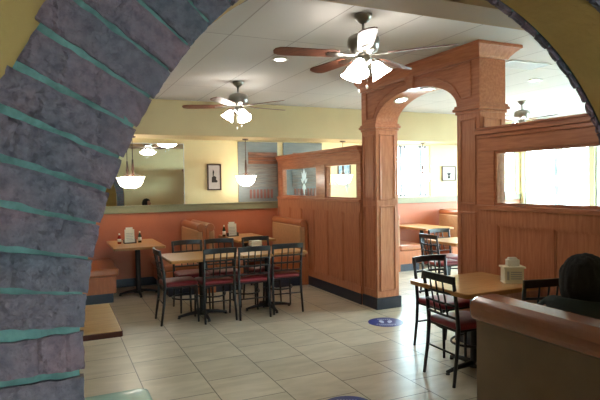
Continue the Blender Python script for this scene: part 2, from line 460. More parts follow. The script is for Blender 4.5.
# ------------------------------------------------------------------ wood partitions
def frame_on_x(b,xf,ya,yb,za,zb,w=.02,d=.012):
    """raised bead frame on a face looking to -x"""
    for (a,c,e,f) in ((ya,yb,za,za+w),(ya,yb,zb-w,zb),(ya,ya+w,za+w,zb-w),(yb-w,yb,za+w,zb-w)):
        box(b,xf-d,a,e,xf,c,f)
def frame_on_y(b,yf,xa,xb,za,zb,w=.018,d=.010):
    for (a,c,e,f) in ((xa,xb,za,za+w),(xa,xb,zb-w,zb),(xa,xa+w,za+w,zb-w),(xb-w,xb,za+w,zb-w)):
        box(b,a,yf-d,e,c,yf,f)
def fleur(b,xa,xb,yc,zc,s):
    """etched palmette outline in the y-z plane, thickness along x"""
    def leaf(cy,cz,L,W,ang):
        pts=[]
        n=12
        for i in range(n+1):
            t=i/n; pts.append((t*L, W*math.sin(PI*t)**.8*(1-.25*t)))
        for i in range(n-1,0,-1):
            t=i/n; pts.append((t*L,-W*math.sin(PI*t)**.8*(1-.25*t)))
        ca,sa=math.cos(ang),math.sin(ang)
        prism(b,[(cy+(u*ca-v*sa)*s,cz+(u*sa+v*ca)*s) for u,v in pts],xa,xb,'x')
    leaf(yc,zc-.02*s,1.0,.16,PI/2)
    for sg in (1,-1):
        leaf(yc+sg*.12*s,zc-.1*s,.85,.13,PI/2+sg*-.35)
        leaf(yc+sg*.16*s,zc-.25*s,.6,.11,PI/2+sg*-.8)
        leaf(yc+sg*.08*s,zc-.3*s,.5,.1,-PI/2+sg*.45)
    leaf(yc,zc-.25*s,.95,.14,-PI/2)
def partition(name,label,ya,yb,wins,panels,etch):
    t=thing(name,label,'partition',((PX0+PX1)/2,(ya+yb)/2,0))
    ox,oy=(PX0+PX1)/2,(ya+yb)/2
    xf,xb=PX0-ox,PX1-ox
    a,c=ya-oy,yb-oy
    b=nb(); box(b,xf,a,.0,xb,c,1.33)
    pa,pb=panels[0]-oy,panels[1]-oy; n=panels[2]
    for i in range(n+1):
        y=pa+(pb-pa)*i/n; 
        yl,yh=max(y-.03,a+.001),min(y+.03,c-.001)
        box(b,xf-.014,yl,.235,xf,yh,1.20); box(b,xb,yl,.235,xb+.014,yh,1.20)
        if i<n:
            w_=(pb-pa)/n; frame_on_x(b,xf,y+.03,y+w_-.03,.235,1.20,.014,.008)
    box(b,xf-.014,a,.145,xf,c,.235); box(b,xf-.014,a,1.20,xf,c,1.33)
    box(b,xb,a,.145,xb+.014,c,.235); box(b,xb,a,1.20,xb+.014,c,1.33)
    obj('panelling',b,M['wood'],t)
    b=nb(); box(b,xf-.03,a,1.33,xb+.03,c,1.372); obj('sill',b,M['woodh'],t,bevel=.006)
    b=nb(); y=a
    for (wa,wb) in sorted(wins):
        wa-=oy; wb-=oy
        box(b,xf,y,1.372,xb,wa,1.865); y=wb
        for (s0,s1,e0,e1) in ((wa,wb,1.372,1.397),(wa,wb,1.84,1.865),(wa,wa+.025,1.397,1.84),(wb-.025,wb,1.397,1.84)):
            box(b,xf+.012,s0,e0,xb-.012,s1,e1)
    box(b,xf,y,1.372,xb,c,1.865)
    box(b,xf,a,1.865,xb,c,2.02)
    obj('window_surround',b,M['woodh'],t,bevel=.003)
    b=nb(); box(b,xf-.02,a,1.985,xb+.02,c,2.02); box(b,xf-.045,a,2.02,xb+.045,c,2.06); box(b,xf-.06,a,2.06,xb+.06,c,2.08); obj('crown_rail',b,M['woodh'],t,bevel=.005)
    b=nb(); box(b,xf-.012,a,0,xf,c,.145); box(b,xb,a,0,xb+.012,c,.145); obj('kickboard',b,M['kick'],t)
    for (wa,wb) in wins:
        b=nb(); box(b,-.003,wa-oy+.02,1.39,.003,wb-oy-.02,1.847); p=obj('glass_pane',b,M['glass'],t)
        b=nb(); yc,s=etch[(wa,wb)]; fleur(b,-.006,-.0035,yc-oy,1.645,s); obj('etched_ornament',b,M['etch'],p)
    return t
partition('wood_partition','long cherry wood half-wall with two glass lights ending at the back wall, left of the pillars',5.925,8.74,
   [(6.03,6.93),(7.22,8.57)],(5.98,8.70,6),{(6.03,6.93):(6.35,.16),(7.22,8.57):(7.74,.20)})
partition('wood_partition','cherry wood half-wall with one wide bright glass light, right of the near pillar',1.125,3.815,
   [(1.5,3.62)],(1.2,3.6,4),{(1.5,3.62):(2.96,.26)})

# ------------------------------------------------------------------ arched timber portal
AX0,AX1=3.63,3.955
P1=(5.59,5.92); P2=(3.82,4.13)
pt=thing('arched_portal','cherry wood archway of two square panelled pillars under an arched header','archway',((AX0+AX1)/2,4.87,0))
ox,oy=(AX0+AX1)/2,4.87
def pillar(y0,y1):
    b=nb(); box(b,AX0-ox,y0-oy,0,AX1-ox,y1-oy,2.33)
    for (za,zb) in ((.22,1.30),(1.37,2.20)):
        frame_on_y(b,y0-oy,AX0-ox+.045,AX1-ox-.045,za,zb,.02,.012)
        frame_on_x(b,AX0-ox,y0-oy+.045,y1-oy-.045,za,zb,.02,.012)
    p=obj('pillar',b,M['wood'],pt,bevel=.004)
    b=nb(); e=.022; box(b,AX0-ox-e,y0-oy-e,0,AX1-ox+e,y1-oy+e if y0<5 else y1-oy-.001,.145); obj('plinth',b,M['kick'],p,bevel=.004)
    b=nb()
    for (e,za,zb) in ((.012,2.245,2.275),(.03,2.275,2.305),(.018,2.305,2.33)):
        box(b,AX0-ox-e,y0-oy-e,za,AX1-ox+e,y1-oy+e,zb)
    obj('capital',b,M['woodh'],p,bevel=.004)
pillar(*P1); pillar(*P2)
b=nb(); yc=(P1[0]+P2[1])/2; hs=(P1[0]-P2[1])/2; rise=.30
pts=[(P2[0]-oy,2.33),(P2[0]-oy,ZC-.001),(P1[1]-oy,ZC-.001),(P1[1]-oy,2.33)]
N=32
for i in range(N+1):
    a=PI*i/N; pts.append((yc-oy+hs*math.cos(a),2.33+rise*math.sin(a)))
# build as strips to avoid concave n-gon trouble
def vstrip(y0_,z0_,y1_,z1_):
    prism(b,[(y0_,z0_),(y1_,z1_),(y1_,ZC-.001),(y0_,ZC-.001)],AX0-ox,AX1-ox,'x')
box(b,AX0-ox,P2[0]-oy,2.33,AX1-ox,P2[1]-oy,ZC-.001); box(b,AX0-ox,P1[0]-oy,2.33,AX1-ox,P1[1]-oy,ZC-.001)
for i in range(N):
    a=PI*i/N; c=PI*(i+1)/N
    y_a,y_c=yc-oy+hs*math.cos(a),yc-oy+hs*math.cos(c)
    vstrip(y_a,2.33+rise*math.sin(a),y_c,2.33+rise*math.sin(c))
hd=obj('header',b,M['woodh'],pt)
# keystone, spandrel mouldings, crown
b=nb(); prism(b,[(yc-oy-.05,2.625),(yc-oy+.05,2.625),(yc-oy+.075,2.79),(yc-oy-.075,2.79)],AX0-ox-.03,AX0-ox,'x'); obj('keystone',b,M['woodh'],hd,bevel=.004)
b=nb()
for sg in (1,-1):
    path=[]
    n=14
    for i in range(n+1):
        a=math.radians(28+ (82-28)*i/n)
        path.append((yc-oy+sg*(hs+.06)*math.cos(a)*1.0, 2.36+(rise+.06)*math.sin(a)))
    e=yc-oy+sg*(hs+.20)
    ring=[(e,2.40),(e,2.73),(yc-oy+sg*.13,2.73)]+path[::-1]+[(yc-oy+sg*(hs+.06),2.40)]
    ring=[(AX0-ox-.004,p,q) for p,q in ring]; ring.append(ring[0])
    tube(b,ring,.011,6,cap=False)
obj('spandrel_moulding',b,M['woodh'],hd)
b=nb()
prof=[(.0,2.75),(.018,2.75),(.03,2.775),(.065,2.815),(.10,2.845),(.11,2.85),(.11,2.878),(0,2.878)]
for k in range(len(prof)-1):
    (e0,z0),(e1,z1)=prof[k],prof[k+1]
    def ringp(e,z): return [(AX0-ox-e,P2[0]-oy-e,z),(AX1-ox+e,P2[0]-oy-e,z),(AX1-ox+e,P1[1]-oy-.002,z),(AX0-ox-e,P1[1]-oy-.002,z)]
    A=[b.verts.new(p) for p in ringp(e0,z0)]; B=[b.verts.new(p) for p in ringp(e1,z1)]
    for i in range(4): b.faces.new((A[i],A[(i+1)%4],B[(i+1)%4],B[i]))
bmesh.ops.remove_doubles(b,verts=b.verts,dist=1e-5)
obj('crown_moulding',b,M['woodh'],hd)

# ------------------------------------------------------------------ lights fixtures
def downlight(label,x,y,z,normal=(0,0,-1),first=[None]):
    t=thing('recessed_light',label,'ceiling light',(x,y,z),0)
    q=Vector((0,0,-1)).rotation_difference(Vector(normal).normalized()); t.rotation_mode='QUATERNION'; t.rotation_quaternion=q
    b=nb(); lathe(b,[(.055,.0),(.085,-.002),(.088,-.008),(.06,-.012),(.055,-.003)],seg=32); obj('trim_ring',b,M['white'],t,smooth=True)
    b=nb(); lathe(b,[(0,-.004),(.054,-.004),(.054,-.002),(0,-.002)],seg=24); obj('bulb_lens',b,M['can'],t)
    return t
downlight('bright round downlight in ceiling between the two left ceiling fans',2.136,5.065,ZC)
downlight('round downlight in ceiling of bright right-hand room, above wide glass partition',5.64,4.952,ZC)
downlight('small downlight in ceiling near the brick arch, above the tiled aisle',-.6,4.9,ZC)
downlight('round ceiling downlight over the far part of the right-hand room',7.6,3.2,ZC)
def el(y):
    s=(y-yc)/hs; return 2.33+rise*math.sqrt(1-s*s), (s/hs*rise/math.sqrt(1-s*s))
for (y,lb) in ((5.27,'small downlight under the wooden arch, lower of two, nearer far pillar'),(4.76,'small downlight under the crown of the wooden arch')):
    z,sl=el(y); downlight(lb,3.78,y,z,(0,-sl,-1))

def make_fan(label,loc,rz):
    t=thing('ceiling_fan',label,'ceiling fan',loc,rz,'ceiling fans')
    b=nb(); lathe(b,[(0,0),(.068,0),(.07,-.012),(.055,-.04),(.03,-.062),(.018,-.07),(0,-.07)]); obj('canopy',b,M['nickel'],t,smooth=True)
    b=nb(); tube(b,[(0,0,-.06),(0,0,-.155)],.011,10); obj('downrod',b,M['nickel'],t,smooth=True)
    b=nb(); lathe(b,[(0,-.135),(.03,-.137),(.045,-.150),(.095,-.157),(.118,-.175),(.124,-.20),(.124,-.235),(.115,-.262),(.10,-.285),(.07,-.30),(.06,-.31),(0,-.31)]); 
    h=obj('motor_housing',b,M['nickel'],t,smooth=True)
    for k in range(5):
        a=2*PI*k/5; Rz=Matrix.Rotation(a,3,'Z')@Matrix.Rotation(math.radians(11),3,'X')
        b=nb()
        out=[(.20,-.045),(.24,-.058),(.60,-.068),(.66,-.062),(.695,-.04),(.705,0),(.695,.04),(.66,.062),(.60,.068),(.24,.058),(.20,.045)]
        prism(b,out,-.004,.004,'z')
        for v in b.verts: v.co=Rz@v.co+Vector((0,0,-.302))
        bl=obj('fan_blade',b,M['blade'],t,bevel=.002)
        b=nb()
        prism(b,[(.07,-.016),(.16,-.012),(.22,-.035),(.29,-.03),(.30,0),(.29,.03),(.22,.035),(.16,.012),(.07,.016)],-.010,-.005,'z')
        for v in b.verts: v.co=Rz@v.co+Vector((0,0,-.302))
        obj('blade_iron',b,M['nickel'],bl,bevel=.001)
    b=nb(); lathe(b,[(0,-.30),(.05,-.305),(.062,-.325),(.06,-.35),(.045,-.375),(.02,-.39),(.012,-.41),(0,-.412)]); hub=obj('light_hub',b,M['nickel'],t,smooth=True)
    for k in range(3):
        a=2*PI*k/3+.5
        T=Matrix.Rotation(a,4,'Z')@Matrix.Translation((.078,0,-.350))@Matrix.Rotation(math.radians(-32),4,'Y')
        b=nb(); tube(b,[T@Vector((-.03,0,.02)),T@Vector((0,0,0)),T@Vector((0,0,-.02))],.014,8); obj('lamp_arm',b,M['nickel'],t,smooth=True)
        b=nb(); lathe(b,[(.018,-.01),(.03,-.02),(.048,-.05),(.058,-.08),(.068,-.105),(.085,-.13),(.080,-.128),(.05,-.09),(0,-.06)],seg=24,mtx=T)
        obj('lamp_shade',b,M['lampw'],t,smooth=True)
    for k,(x,y,L) in enumerate(((.03,-.02,.54),(-.035,-.02,.57))):
        b=nb(); tube(b,[(x,y,-.375),(x,y,-L)],.0018,6); ch=obj('pull_chain',b,M['nickel'],t)
        b=nb(); lathe(b,[(0,0),(.006,-.004),(.009,-.016),(.005,-.03),(0,-.034)],(x,y,-L+.004),12); obj('chain_knob',b,M['white'],ch,smooth=True)
    return t
f1=make_fan('nearest ceiling fan with three lit glass shades, in front of the wooden arch',(2.177,3.512,ZC),math.radians(-47))
dup(f1,(2.118,6.388,ZC),math.radians(12),'distant ceiling fan with lit shades hanging in front of the tan soffit, upper left')
dup(f1,(6.928,6.34,ZC),math.radians(-20),'small bright-washed ceiling fan in the right-hand room, seen above the wide glass partition')

def make_pendant(label,loc):
    t=thing('pendant_lamp',label,'pendant lamp',loc,0,'bowl pendants over the wall tables')
    b=nb(); lathe(b,[(0,0),(.055,0),(.055,-.012),(.03,-.022),(0,-.024)]); obj('canopy',b,M['frame'],t,smooth=True)
    b=nb(); tube(b,[(0,0,-.02),(0,0,-.36)],.006,8); obj('rod',b,M['frame'],t,smooth=True)
    b=nb(); lathe(b,[(0,-.34),(.012,-.35),(.016,-.42),(.022,-.50),(.014,-.55),(.03,-.60),(.034,-.615),(0,-.62)],seg=16); obj('stem',b,M['frame'],t,smooth=True)
    b=nb(); lathe(b,[(0,-.79),(.05,-.784),(.10,-.758),(.135,-.715),(.152,-.67),(.158,-.64),(.176,-.618),(.172,-.612),(.150,-.64),(.13,-.705),(.095,-.745),(0,-.775)],seg=36); obj('bowl_shade',b,M['lampp'],t,smooth=True)
    b=nb(); lathe(b,[(0,-.78),(.012,-.79),(.01,-.80),(0,-.815)],seg=12); obj('finial',b,M['frame'],t,smooth=True)
    b=nb()
    for k in range(3):
        a=2*PI*k/3; tube(b,[(.02*math.cos(a),.02*math.sin(a),-.56),(.162*math.cos(a),.162*math.sin(a),-.628)],.003,6)
    obj('bowl_strap',b,M['frame'],t)
    return t
pd=make_pendant('white bowl pendant in front of the grey wall panel, right of the small picture',(2.89,8.39,2.35))
dup(pd,(1.08,8.39,2.35),0,'white bowl pendant hanging in front of the wall mirror beside the brick arch')
dup(pd,(4.74,8.39,2.35),0,'white bowl pendant seen through the glass light of the left wood partition')
dup(pd,(6.52,8.39,2.35),0,'pendant lamp seen through the wooden archway, against the bright far wall')

# ceiling vent
def vent(label,x,y):
    t=thing('ceiling_vent',label,'ceiling vent',(x,y,ZC))
    b=nb(); 
    for (a,c,e,f) in ((-.3,-.15,.3,-.125),(-.3,.125,.3,.15),(-.3,-.125,-.275,.125),(.275,-.125,.3,.125)): box(b,a,c,-.012,e,f,0)
    obj('vent_frame',b,M['vent'],t)
    b=nb()
    for k in range(9): 
        y0=-.11+k*.026; box(b,-.275,y0,-.010,.275,y0+.012,-.004)
    obj('slats',b,M['vent'],t)
vent('slatted ceiling vent in the right-hand room just beyond the near pillar top',4.75,4.35)

# ------------------------------------------------------------------ wall mirror, picture, panel
t=thing('wall_mirror','wide unframed wall mirror above the olive trim, beside the brick arch','mirror',(.95,YF,1.285))
b=nb(); box(b,-1.0,-.022,0.002,.98,-.008,.985); obj('mirror_glass',b,M['mirror'],t)
b=nb()
box(b,.98,-.026,0,.992,0,.995); box(b,-1.012,-.026,0,-1.0,0,.995); box(b,-1.0,-.026,.985,.98,0,.995); box(b,-1.0,-.008,.0,.98,0,.985); obj('mirror_edge',b,M['alu'],t)
def picture(label,x,z0,w,h,kind,nm='framed_picture'):
    t=thing(nm,label,'picture',(x,YF,z0))
    b=nb(); f=.022
    for (a,c,e,g) in ((-w/2,0,w/2,f),(-w/2,h-f,w/2,h),(-w/2,f,-w/2+f,h-f),(w/2-f,f,w/2,h-f)): box(b,a,-.03,c,e,0,g)
    obj('frame',b,M['frame'],t,bevel=.003)
    b=nb(); box(b,-w/2+f,-.014,f,w/2-f,-.002,h-f); pn=obj('print',b,M['picmat'] if kind!='blue' else M['picblue'],t)
    b=nb()
    if kind=='lantern':
        prism(b,[(-.045,.13),(.05,.13),(.058,.16),(.03,.175),(.035,.22),(.005,.24),(-.04,.225),(-.045,.17)],-.017,-.0145,'y')
        prism(b,[(-.012,.235),(.0,.31),(-.02,.35),(-.028,.30),(-.025,.235)],-.017,-.0145,'y')
    elif kind=='plant':
        for k in range(5):
            a=-.9+k*.45; prism(b,[(0,.09),(.05*math.sin(a)+.012,.15),(.09*math.sin(a),.13+.07*math.cos(a)),(.05*math.sin(a)-.012,.15)],-.017,-.0145,'y')
        prism(b,[(-.03,.05),(.03,.05),(.04,.10),(-.04,.10)],-.017,-.0145,'y')
    elif kind=='blue':
        prism(b,[(-.08,.04),(.02,.04),(.0,.12),(-.06,.14)],-.017,-.0145,'y')
    obj('drawing',b,M['picdk'] if kind!='blue' else M['paper'],pn)
picture('small dark-framed picture of a dark lantern shape on cream wall, left of bowl pendant',2.445,1.505,.24,.44,'lantern')
picture('dark-framed picture on bright cream wall seen through the wooden archway',7.46,1.60,.36,.31,'plant')
picture('blue and white picture seen through the glass of the left wood partition',4.96,1.66,.28,.30,'blue')
def rustic(label,x0,x1,z0,z1,full=True):
    cx=(x0+x1)/2
    t=thing('wall_panel',label,'wall panel',(cx,YF,z0)); h=z1-z0; a,c=x0-cx,x1-cx
    b=nb(); box(b,a,-.025,0,c,0,h); obj('slate_board',b,M['slate'],t)
    if full:
        b=nb()
        for k in range(3): box(b,a+.18,-.045,.66+k*.07,c-.02,-.025,.722+k*.07)
        obj('brown_plank',b,M['plank'],t,bevel=.003)
        b=nb()
        for k in range(5): box(b,a+.16,-.04,.25+k*.078,c-.02,-.025,.315+k*.078)
        obj('grey_slats',b,M['plank2'],t,bevel=.003)
        b=nb(); n=int((c-a-.26)/.065)
        for k in range(n): box(b,a+.2+k*.065,-.04,.06,a+.235+k*.065,-.025,.215)
        obj('red_pickets',b,M['barred'],t,bevel=.002)
rustic('slate-grey wall panel with brown planks and red pickets, behind the bowl pendant',2.87,PX0-.005,1.288,2.33)
rustic('slate-grey wall panel continuing behind the etched glass of the wood partition',PX1+.01,4.49,1.288,2.33)

# ------------------------------------------------------------------ furniture
def make_chair(label,seatm='red'):
    """faces +y, origin on the floor under seat centre; back at -y"""
    t=thing('dining_chair',label,'chair')
    w=.185
    for s in (-1,1):
        b=nb(); pts=[(s*(w+.005),-.235,0),(s*w,-.200,.25),(s*w,-.185,.45),(s*w,-.20,.62),(s*(w+.004),-.235,.845)]
        tube(b,pts,[.013,.015,.017,.016,.014],8); obj('rear_leg',b,M['black'],t,smooth=True)
        b=nb(); tube(b,[(s*(w+.0),.195,0),(s*(w-.01),.18,.43)],[.011,.016],8); obj('front_leg',b,M['black'],t,smooth=True)
    b=nb()
    n=10; A=[]
    for i in range(n+1):
        u=-1+2*i/n; x=u*(w+.018); y=-.232-.030*(1-u*u)
        z1=.862+.006*(1-u*u); z0=.800+.008*(1-u*u)
        A.append([b.verts.new((x,y-.011,z0)),b.verts.new((x,y+.011,z0)),b.verts.new((x,y+.009,z1)),b.verts.new((x,y-.013,z1))])
    for p,q in zip(A,A[1:]):
        for k in range(4): b.faces.new((p[k],p[(k+1)%4],q[(k+1)%4],q[k]))
    b.faces.new(A[0][::-1]); b.faces.new(A[-1]); obj('top_rail',b,M['black'],t,bevel=.004)
    def yb(z,u): 
        base=-.185-(z-.45)/.4*.05; return base-.026*(1-u*u)*min(1,(z-.45)/.3)
    for z in (.72,.63,.53):
        b=nb(); tube(b,[(u*w,yb(z,u),z) for u in [-1+.2*i for i in range(11)]],.011,6); obj('back_rail',b,M['black'],t,smooth=True)
    for u in (-.42,0,.42):
        b=nb(); tube(b,[(u*w,yb(z,u),z) for z in (.53,.62,.70,.76,.815)],.0075,6); obj('back_spindle',b,M['black'],t,smooth=True)
    b=nb(); box(b,-.185,-.19,.415,.185,.19,.437); obj('seat_frame',b,M['black'],t,bevel=.006)
    b=nb()
    def rr(s,z,n=6):
        pts=[]; hx,hy,r=.196*s,.20*s,.055*s
        for (cx,cy,a0) in ((hx-r,hy-r,0),(-hx+r,hy-r,PI/2),(-hx+r,-hy+r,PI),(hx-r,-hy+r,1.5*PI)):
            for k in range(n+1):
                a=a0+PI/2*k/n; pts.append(b.verts.new((cx+r*math.cos(a),cy+r*math.sin(a)+.005,z)))
        return pts
    rings=[rr(.97,.437),rr(1.0,.447),rr(1.0,.462),rr(.97,.476),rr(.86,.484),rr(.5,.488)]
    for p,q in zip(rings,rings[1:]):
        for k in range(len(p)): b.faces.new((p[k],p[(k+1)%len(p)],q[(k+1)%len(p)],q[k]))
    b.faces.new(rings[-1]); b.faces.new(rings[0][::-1])
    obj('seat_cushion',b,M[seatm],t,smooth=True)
    # curved stretcher hoop and side stretchers
    b=nb(); tube(b,[(.185*math.cos(a),.19-.26*math.sin(a),.27) for a in [PI*i/14 for i in range(15)]],.010,6); obj('stretcher',b,M['black'],t,smooth=True)
    b=nb(); tube(b,[(-w,-.197,.24),(w,-.197,.24)],.008,6); obj('stretcher',b,M['black'],t,smooth=True)
    return t

def pedestal(t,x,y,h,arm=.30,colr=.038,ft=4):
    b=nb(); lathe(b,[(0,.03),(.07,.03),(.07,.045),(colr,.06),(colr,h-.05),(.05,h-.04),(.05,h-.03),(0,h-.03)],(x,y,0),20); p=obj('pedestal_column',b,M['blacki'],t,smooth=True)
    for k in range(ft):
        a=2*PI*k/ft+PI/4*0; d=Vector((math.cos(a),math.sin(a),0))
        b=nb(); tube(b,[Vector((x,y,.06)),Vector((x,y,.045))+d*arm*.6,Vector((x,y,.022))+d*arm],[.026,.02,.014],8)
        lathe(b,[(0,0),(.018,0),(.018,.012),(.01,.016),(0,.016)],(x+d.x*(arm-.01),y+d.y*(arm-.01),0),12)
        obj('base_foot',b,M['blacki'],p,smooth=True)
    b=nb(); box(b,x-.2,y-.03,h-.032,x+.2,y+.03,h-.02); box(b,x-.03,y-.2,h-.032,x+.03,y+.2,h-.02); obj('top_spider',b,M['blacki'],t)
def rounded(b,hx,hy,r,z0,z1,n=5):
    pts=[]
    for (cx,cy,a0) in ((hx-r,hy-r,0),(-hx+r,hy-r,PI/2),(-hx+r,-hy+r,PI),(hx-r,-hy+r,1.5*PI)):
        for k in range(n+1):
            a=a0+PI/2*k/n; pts.append((cx+r*math.cos(a),cy+r*math.sin(a)))
    prism(b,pts,z0,z1,'z')
def table(label,cx,cy,hx,hy,peds,edge='tedge',r=.02,z=.75,arm=.29):
    t=thing('restaurant_table',label,'table',(cx,cy,0))
    b=nb(); rounded(b,hx-.006,hy-.006,max(.004,r-.006),z-.034,z); top=obj('tabletop',b,M['ttop'],t)
    b=nb(); 
    rounded(b,hx,hy,r,z-.036,z-.003); obj('edge_band',b,M[edge],top,bevel=.003)
    for (x,y) in peds: pedestal(t,x,y,z,arm)
    return t

chairG='black metal chairs around the front dining tables'
ch0=make_chair('dining chair at the left end of the front tables, seen side-on')
ch0.location=(1.29,6.28,0); ch0.rotation_euler=(0,0,-PI/2)
ch0['group']=chairG
ch=lambda x,y,a,l,g=chairG: dup(ch0,(x,y,0),math.radians(a),l,g)
ch(1.70,6.17,3,'leftmost of the three near-side chairs at the front tables, back to viewer')
ch(2.12,6.13,0,'middle of the three near-side chairs at the front tables, back to viewer')
ch(2.585,6.19,-3,'rightmost of the three near-side chairs at the front tables, back to viewer')
ch(1.57,6.78,180,'leftmost far-side chair of the front tables, facing the viewer')
ch(1.98,6.74,176,'middle far-side chair of the front tables, facing the viewer')
ch(2.53,6.74,182,'far-side chair of the front tables behind the white napkin stack')
table('left of the two maple-top tables pushed together, ringed by dark chairs',1.575,6.33,.425,.36,[(.02,0)],arm=.30)
table('right of the two maple-top tables pushed together, nearest the wood partition',2.43,6.33,.425,.36,[(.02,0)],arm=.30)

# right-hand table by the partition
tg='chairs at the right-hand table'
ch(3.00,3.37,-92,'black chair with dark red seat at the left end of the right-hand table',tg)
ch(3.34,3.97,180,'black chair on far side of the right-hand table, only its back shows',tg)
ch(3.345,3.02,-11,'black chair on near side of the right-hand table beside the dark-haired person',tg)
table('large table with light edge standing against the right-hand glass partition',3.175,3.40,.415,.36,[(.02,.03)],r=.04,arm=.30)

# right room beyond the archway
ch(5.36,6.28,180,'chair with cool highlights at the table seen through the archway, facing viewer','chairs beyond the archway')
ch(5.55,5.62,0,'chair on near side of the table seen through the archway','chairs beyond the archway')
ch(4.93,5.93,-92,'chair at left end of the table seen through the archway','chairs beyond the archway')
table('table with light wood edge seen through the wooden archway',5.30,5.95,.40,.33,[(0,0)])

# front-left table and chair
table('corner of a tan table with thick dark edge beside the brick arch, lower left',-.08,3.66,.42,.41,[(0,0)],edge='tedge2',r=.01)
ct=make_chair('chair with seat painted pale teal as reflected skylight at the bottom left, beside the brick arch','teal'); ct.location=(.235,2.83,0); ct.rotation_euler=(0,0,math.radians(-90))

# booths along the back wall
def bench(label,x,face,y0,y1,zt=1.03,seatw=.50,nm='booth_bench'):
    """back plane front at x; face=+1 seat extends to +x, -1 to -x"""
    t=thing(nm,label,'booth bench',(x,(y0+y1)/2,0)); h=(y1-y0)/2; f=face
    def bx(b,a,c,z0,z1,e=0):
        lo,hi=min(a*f,c*f),max(a*f,c*f); box(b,lo,-h+e,z0,hi,h-e,z1)
    b=nb(); bx(b,-.13,-.085,.0,zt-.06); bx(b,-.085,0,.0,.44,.0); obj('back_panel',b,M['booth_side'],t,bevel=.004)
    b=nb(); bx(b,-.085,.0,.44,zt-.10,.008); obj('back_cushion',b,M['vin_tan'],t,bevel=.02)
    b=nb(); 
    pts=[]
    for k in range(18):
        a=2*PI*k/18; pts.append(((-.062+.062*math.cos(a))*f, zt-.062+.062*math.sin(a)))
    prism(b,pts,-h,h,'y'); obj('top_roll',b,M['vin_top'],t,bevel=.012)
    b=nb(); bx(b,0,seatw-.04,.13,.36,.004); obj('seat_box',b,M['booth_side'],t,bevel=.003)
    b=nb(); bx(b,0,seatw-.08,.0,.13,.02); obj('toe_kick',b,M['kick'],t)
    b=nb(); bx(b,.0,seatw,.36,.47,.0); obj('seat_cushion',b,M['vin_top'],t,bevel=.03)
    return t
y0,y1=7.62,8.70
bench('left end booth bench with brown-orange seat beside the brick arch, facing right',.27,1,y0+.02,y1)
bench('booth bench with tan back just behind left of the dining chairs, facing left',1.86,-1,y0,y1)
bench('booth bench backing the one with the tan back, facing right, behind the dining chairs',2.125,1,y0,y1)
bench('booth bench with tall tan back in the corner against the wood partition, facing left',3.46,-1,7.50,y1)
table('wall booth table with menu holder, next to the left end booth bench',1.05,8.13,.35,.57,[(.03,-.05)],arm=.27)
table('wall booth table behind the front dining chairs, under the bowl pendant',2.78,8.13,.30,.57,[(0,0)],arm=.25)
bench('booth bench beyond the archway with its back at left, facing right',5.52,1,7.75,y1)
bench('booth bench beyond the archway facing left, right of its table',7.15,-1,7.75,y1)
table('booth table beyond the archway under the bright window',6.32,8.18,.33,.52,[(0,0)],arm=.25)

# near right booth (its back is the big brown foreground shape)
t=thing('booth_bench','large booth bench with glossy brown top roll in the right foreground, person seated on it','booth bench',(1.93,1.58,0))
h=.45
b=nb(); box(b,-.03,-h,.0,.04,h,.93); obj('back_panel',b,M['booth_pan'],t,bevel=.006)
b=nb(); pts=[(-.065+.0,.915),(-.075,.94),(-.078,.975),(-.065,1.005),(-.03,1.022),(.06,1.028),(.10,1.02),(.118,.99),(.118,.93),(.10,.905),(.06,.90),(-.04,.90)]
prism(b,pts,-h,h,'y'); obj('top_roll',b,M['vin_dk'],t,bevel=.012)
b=nb(); box(b,.04,-h+.01,.44,.12,h-.01,.90); obj('back_cushion',b,M['vin_tan'],t,bevel=.02)
b=nb(); box(b,.04,-h+.005,.13,.56,h-.005,.36); obj('seat_box',b,M['booth_side'],t)
b=nb(); box(b,.04,-h+.02,0,.52,h-.02,.13); obj('toe_kick',b,M['kick'],t)
b=nb(); box(b,.12,-h,.36,.62,h,.47); obj('seat_cushion',b,M['vin_dk'],t,bevel=.03)
table('booth table hidden behind the right foreground bench, in front of the seated person',2.98,1.65,.36,.40,[(0.05,0)],arm=.25)

# ------------------------------------------------------------------ table-top things
def menu_holder(label,x,y,z=.75):
    t=thing('menu_holder',label,'menu holder',(x,y,z))
    b=nb(); box(b,-.09,-.05,0,.09,.05,.012); box(b,-.09,-.05,.012,-.08,.05,.06); box(b,.08,-.05,.012,.09,.05,.06); obj('holder_tray',b,M['black'],t,bevel=.002)
    b=nb(); r=Matrix.Rotation(math.radians(-6),3,'X'); box(b,-.068,-.012,.012,.068,.02,.205,r); box(b,-.05,.022,.012,.05,.03,.235,r); m=obj('menu_cards',b,M['paper'],t)
    b=nb()
    for k in range(5): box(b,-.05,-.0135,.045+k*.024,.05-.012*(k%2),-.012,.052+k*.024,r)
    obj('print_lines',b,M['vent'],m)
    return t
def bottle(label,x,y,m,z=.75,h=.17,r=.026,grp=None):
    t=thing('condiment_bottle',label,'bottle',(x,y,z))
    if grp: t['group']=grp
    b=nb(); lathe(b,[(0,0),(r,0),(r,h*.55),(r*.8,h*.68),(r*.42,h*.8),(r*.42,h*.86),(0,h*.86)],seg=18); obj('bottle_body',b,M[m],t,smooth=True)
    b=nb(); lathe(b,[(r*1.01,h*.18),(r*1.03,h*.18),(r*1.03,h*.48),(r*1.01,h*.48)],seg=18); obj('bottle_label',b,M['paper'],t,smooth=True)
    b=nb(); lathe(b,[(0,h*.86),(r*.5,h*.86),(r*.45,h),(0,h)],seg=14); obj('cap',b,M['capb'],t,smooth=True)
menu_holder('upright menu cards in a holder on the left wall booth table',.985,8.18)
bottle('dark condiment bottle right of the menu holder on the left booth table',1.13,8.19,'green')
bottle('reddish condiment bottle left of the menu holder on the left booth table',.84,8.19,'redb',h=.15)
menu_holder('upright menu cards in a holder on the booth table behind the dining chairs',2.62,8.33)
bottle('dark green bottle with pale label left of the menus behind the dining chairs',2.475,8.33,'green',h=.19)
